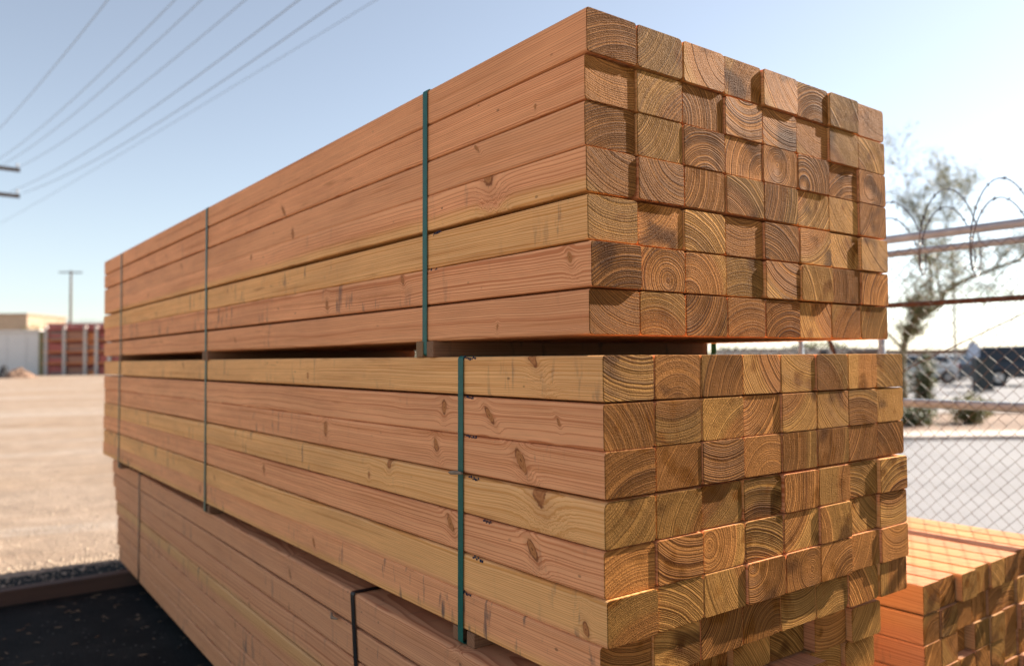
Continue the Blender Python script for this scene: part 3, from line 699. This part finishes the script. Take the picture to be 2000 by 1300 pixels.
car('parked_car', 'white parked car facing the fence across the parking lot', ground_at(1862, 46), CAMROT+.12, PWHITE)
car('parked_car', 'silver car parked behind the white one across the parking lot', ground_at(1846, 58), CAMROT+1.3, PSILV)
car('parked_car', 'white car side on, half hidden by the tall upright shrub', ground_at(1778, 40), CAMROT+1.45, PWHITE)
car('parked_truck', 'dark sport utility vehicle parked side on behind the dark cabinet', ground_at(1998, 36), CAMROT+1.42, PDARK, 4.9, 1.95, 1.80, True)
CAB = simple('dark_cabinet_paint', (.020, .030, .034), .5); POST = simple('dark_sign_post', (.06, .06, .065), .6)
t = thing('utility_cabinet', 'dark upright utility cabinet standing at the edge of the parking lot', 'cabinet', ground_at(1917, 30), CAMROT)
mb = MB(); mb.box((-.30, -.22, .08), (.30, .22, 1.22)); o = mb.build('body', CAB, t); bv = o.modifiers.new('b', 'BEVEL'); bv.width = .02; bv.segments = 2
mb = MB(); mb.box((-.35, -.27, 0), (.35, .27, .085)); mb.build('plinth', KERBC, t)
mb = MB(); mb.box((-.33, -.25, 1.215), (.33, .25, 1.26)); mb.build('lid', CAB, t)
mb = MB(); mb.box((-.27, -.235, .14), (.27, -.21, 1.16)); o = mb.build('door', CAB, t); mb = MB(); mb.box((.19, -.26, .6), (.22, -.23, .78)); mb.build('handle', POST, o)
t = thing('sign_post', 'dark sign post with a pale blue panel beside the dark cabinet', 'sign', ground_at(1899, 29.3), CAMROT)
mb = MB(); mb.tube([(0, 0, 0), (0, 0, 1.95)], .045, 8); mb.build('post', POST, t)
mb = MB(); mb.box((-.20, -.07, 1.32), (.20, -.045, 1.86)); mb.build('panel', simple('pale_blue_sign', (.42, .48, .60), .5), t)
STEEL = simple('light_pole_steel', (.30, .28, .26), .5, .3)
t = thing('light_pole', 'thin pale lamp pole rising behind the planting bed', 'lamp post', ground_at(1865, 42), CAMROT)
mb = MB(); mb.tube([(0, 0, 0), (0, 0, 7.2)], [.07, .045], 8); mb.build('pole', STEEL, t); mb = MB(); mb.box((-.08, -.5, 7.15), (.08, .12, 7.25)); mb.build('lamp_head', STEEL, t)

# ---------------------------------------------------------------- far buildings on the street side
def building(name, label, pos, rz, L, Dp, H, wall, roof, nwin, win=GLASS, door=True):
    root = thing(name, label, 'building', pos, rz); mb = MB(); mb.box((-L/2, 0, 0), (L/2, Dp, H)); mb.build('wall', wall, root)
    mb = MB(); mb.box((-L/2-.4, -.5, H-.02), (L/2+.4, Dp+.4, H+.35)); mb.build('roof', roof, root)
    for i in range(nwin):
        x = -L/2 + (i+.5)*L/nwin
        if door and i == nwin//2:
            mb = MB(); mb.box((x-.6, -.05, 0), (x+.6, .03, 2.2)); mb.build('door', POST, root); continue
        mb = MB(); mb.box((x-.9, -.04, 1.0), (x+.9, .03, min(H-.5, 2.4))); w_ = mb.build('window', win, root)
        mb = MB(); mb.box((x-1., -.09, .92), (x+1., .02, 1.0)); mb.build('sill', wall, w_)
    return root
TAN = simple('tan_stucco', (.36, .27, .20), .9, 0, .1, .6); BRN = simple('brown_roof', (.14, .09, .065), .9, 0, .15, .6); WHT = simple('white_stucco', (.62, .60, .58), .9, 0, .08, .5)
building('low_building', 'long low tan building with brown flat roof beyond the parked cars', ground_at(1990, 95), CAMROT, 30, 12, 1.75, TAN, BRN, 8)
building('low_building', 'pale low building with flat roof seen through the gap between bundles', ground_at(1585, 110), CAMROT+.1, 20, 10, 2.2, WHT, simple('grey_roof', (.25, .24, .25), .9), 6)
# far mass of trees along the horizon
r = random.Random(8); lf = MB()
for i in range(12000):
    an = r.uniform(-1.2, 1.35); d = r.uniform(260, 330); hh = 3.6 + 2.2*math.sin(an*23) + 1.6*math.sin(an*51+1)
    p = Vector((CAM.x, CAM.y, 0)) + (cF*math.cos(an) + cR*math.sin(an))*d; p.z = r.uniform(0, max(.8, hh))
    leaf(lf, p, r.uniform(.6, 1.6), r)
setting(lf.build('far_trees', LEAFD), 'stuff')

# ---------------------------------------------------------------- yard on the left: building, racks, heaps
YD = 90
WPAINT = simple('white_sheet_wall', (.70, .68, .66), .7, 0, .05, .8); TANB = simple('tan_block_wall', (.42, .30, .21), .9, 0, .12, 1.); OLV = simple('olive_post', (.25, .22, .11), .8)
sc_ = YD/FPX
t = thing('white_shed', 'long windowless white metal shed at the far side of the yard', 'shed', ground_at(-60, YD), CAMROT)
xw = (75+60)*sc_
mb = MB(); mb.box((-14, 0, 0), (xw, 8, 4.95)); mb.build('wall', WPAINT, t)
for i in range(10):
    x = -13.4 + i*2.2; mb = MB(); mb.box((x, -.05, .05), (x+.09, .01, 4.9)); mb.build('seam', WPAINT, t)
mb = MB(); mb.box((-14.2, -.25, 4.94), (xw+.1, 8.2, 5.15)); mb.build('roof', WPAINT, t)
mb = MB(); mb.box((xw+.15, -.15, 0), (xw+.55, .3, 5.0)); mb.build('corner_post', OLV, t)
t = thing('tan_building', 'tan block building showing above the white shed roof', 'building', ground_at(-60, 104), CAMROT)
x1 = (52+60)*104/FPX
mb = MB(); mb.box((-12, 0, 0), (x1, 9, 7.7)); mb.build('wall', TANB, t); mb = MB(); mb.box((-12.2, -.2, 7.69), (x1+.15, 9.2, 7.95)); mb.build('parapet', simple('parapet_tan', (.38, .26, .18), .9), t)
shrub('round_tree', 'small grey green tree between the tan building and the red racks', 63, 101, 2.0, 7.4, 2600, LEAF, 41, 16, 0, .22, 'tree')
RED = simple('red_goods', (.46, .13, .11), .7, 0, .15, 2.); ORG = simple('orange_goods', (.62, .22, .08), .7, 0, .12, 2.); PALE = simple('pale_upright', (.55, .50, .46), .6); DKG = simple('dark_goods', (.26, .19, .17), .8, 0, .2, 2.); BRG = simple('brown_goods', (.42, .21, .14), .8, 0, .15, 2.)  # goods colours lifted paler, painting in the distance haze
rk = thing('storage_rack', 'tall red backed storage rack with pale uprights at the yard edge', 'rack', ground_at(80, YD-1), CAMROT)
sx_ = (YD-1)/FPX
ups = [88, 124, 165, 187, 212, 240]
for u in ups:
    mb = MB(); mb.box(((u-80)*sx_-.14, 0, 0), ((u-80)*sx_+.14, .3, 5.55)); mb.build('upright', PALE, rk)
mb = MB(); mb.box((-.1, 1.3, 0), (9.6, 1.42, 5.9)); mb.build('back_panel', RED, rk)
for z in (1.25, 2.55, 3.85, 5.1):
    mb = MB(); mb.box((.1, .02, z), (9.5, .22, z+.16)); mb.build('beam', ORG if z < 5 else RED, rk)
    mb = MB(); mb.box((.1, .24, z+.02), (9.5, 1.28, z+.12)); mb.build('shelf', DKG, rk)
names = {0: ('red', RED), 1: ('brown', BRG), 2: ('orange', ORG), 3: ('red', RED), 4: ('red', RED)}
bayw = ['rack bay beside the white shed', 'second bay of the storage rack', 'third bay of the storage rack', 'fourth bay of the storage rack', 'fifth bay of the storage rack']
lev = ['on the ground', 'on the lowest shelf', 'on the second shelf', 'on the third shelf']
rg = random.Random(2)
for b in range(5):
    xa, xb = (ups[b]-80)*sx_+.22, (ups[b+1]-80)*sx_-.22
    for li, z in enumerate((.02, 1.375, 2.675, 3.975)):
        nm, mt = names[b]
        hgt = rg.uniform(.75, 1.0); o = thing('goods_stack', f'{nm} stacked goods {lev[li]} in the {bayw[b]}', 'goods', ground_at(80, YD-1) + cR*((xa+xb)/2) + cF*.72 + Vector((0, 0, z)), CAMROT, 'goods on the storage rack')
        w_ = (xb-xa)/2; k = 3
        for q in range(k):
            mb = MB(); jx = rg.uniform(-.04, .04); mb.box((-w_*rg.uniform(.86, .99)+jx, -.42, q*hgt/k+.005), (w_*rg.uniform(.86, .99)+jx, .42, (q+1)*hgt/k-.03)); mb.build('box', mt if rg.random() < .8 else DKG, o)
cl = coil('razor_wire_coil', '', ground_at(80, YD-2.2) + Vector((0, 0, 5.75)), cR, 9.5, .42, .5, 0, .02, None, 0., False)
tag(cl, 'coil of razor wire running along the top of the storage rack', 'razor wire')
def heap(name, label, pos, w, d, h, mat, seed):
    r = random.Random(seed); mb = MB(); N = 16; Mr = 6; vs = [(0, 0, h)]
    for i in range(1, Mr+1):
        for k in range(N):
            a = 2*math.pi*k/N; t_ = i/Mr; vs.append((math.cos(a)*w/2*t_*r.uniform(.85, 1.15), math.sin(a)*d/2*t_*r.uniform(.85, 1.15), (h*(1-t_**1.4)*r.uniform(.75, 1.2) if i < Mr else -.02)))
    fs = [(0, 1+k, 1+(k+1) % N) for k in range(N)]
    for i in range(Mr-1):
        for k in range(N): a = 1+i*N+k; b_ = 1+i*N+(k+1) % N; fs.append((a, a+N, b_+N, b_))
    mb.add(vs, fs); o = mb.build(name, mat); o.location = pos; return tag(o, label, 'heap')
heap('earth_heap', 'low brown heap of rubble in front of the white shed', ground_at(38, 74), 3.0, 2.4, .95, simple('brown_rubble', (.26, .16, .11), .95, 0, .35, 3., .08), 5)
heap('earth_heap', 'small dark heap beside the brown rubble', ground_at(8, 76), 1.3, 1.2, 1.2, simple('dark_rubble', (.05, .05, .055), .9, 0, .3, 3., .05), 6)

# ---------------------------------------------------------------- utility poles and overhead wires
PW = simple('creosote_pole', (.12, .085, .06), .9, 0, .25, 3.); ARM = simple('dark_crossarm', (.055, .042, .036), .9, 0, .2, 3.); INS = simple('porcelain', (.35, .33, .33), .3)
LINE = simple('aluminium_line', (.25, .35, .48), .6, .1, .05)
def pole(label, pos, ang, h, arms, r=.15, offs=0., half=1.45, group='utility poles'):
    t = thing('utility_pole', label, 'utility pole', pos, ang, group)
    mb = MB(); mb.tube([(0, 0, -.1), (0, 0, h*.5), (0, 0, h)], [r, r*.85, r*.7], 10); mb.build('pole', PW, t, True)
    for z in arms:
        mb = MB(); mb.box((offs-half, -.20, z-.065), (offs+half, -.08, z+.065)); a = mb.build('crossarm', ARM, t)
        for x in (-half+.08, -half*.45, half*.45, half-.08):
            mb = MB(); mb.tube([(offs+x, -.14, z+.06), (offs+x, -.14, z+.15), (offs+x, -.14, z+.17), (offs+x, -.14, z+.22)], [.02, .02, .05, .035], 8); mb.build('insulator', INS, a)
    return t
TH_ = .051; WD = Vector((-math.sin(TH_), math.cos(TH_), 0)); AR = Vector((math.cos(TH_), math.sin(TH_), 0))
tip = Vector((1.908, 32.370, 0)); H1, H2, SAG, SPAN = G0+7.1, G0+6.154, 1.604, 57.0
pc = tip - AR*1.45
pole('tall utility pole with two crossarms carrying the overhead wires past the lumber', pc, TH_, H1+.55, (H1-.15, H2-.15))
pole('tall utility pole with two crossarms at the street end of the wires', pc - WD*SPAN, TH_, H1+.55, (H1-.15, H2-.15))
def line(label, a, b, sag, r=.009):
    mb = MB(); pts = []
    for i in range(49):
        t_ = i/48; p = a.lerp(b, t_); p.z -= 4*sag*t_*(1-t_); pts.append(p)
    mb.tube(pts, r, 5); return tag(mb.build('overhead_wire', LINE), label, 'wire', 'overhead wires')
for off, H, lb in ((-1.622, H1, 'overhead wire at the inner end of the upper crossarm'), (-.83, H1, 'overhead wire just outside the middle of the upper crossarm'), (-.517, H1, 'overhead wire second from the outer tip of the upper crossarm'), (.0, H1, 'overhead wire at the outer tip of the upper crossarm'), (-.303, H2, 'overhead wire inside the tip of the lower crossarm'), (.10, H2, 'overhead wire at the outer tip of the lower crossarm')):
    a = tip + AR*off; a.z = H; b = a - WD*SPAN; line(lb, a, b, SAG)
HB = G0 + 8.0
pa, pb = on_plane_z(0, 429, HB), on_plane_z(690, 0, HB); dv = (pa-pb); dv.z = 0; ln = dv.length; dv.normalize()
fa = pa + dv*14; fb = pb - dv*26
line('lone overhead wire on its own poles, crossing the wires of the lower crossarm', fa, fb, .35)
ang = math.atan2(-dv.x, dv.y)
pole('plain utility pole carrying the lone overhead wire, yard end', Vector((fa.x, fa.y, 0)) , ang, HB+.02, (), offs=0)
pole('plain utility pole carrying the lone overhead wire, street end', Vector((fb.x, fb.y, 0)), ang, HB+.02, ())
pole('distant utility pole with a short crossarm rising behind the red racks', ground_at(137, 96), CAMROT+.2, 12.6, (12.35,), .17, 0., 1.3)
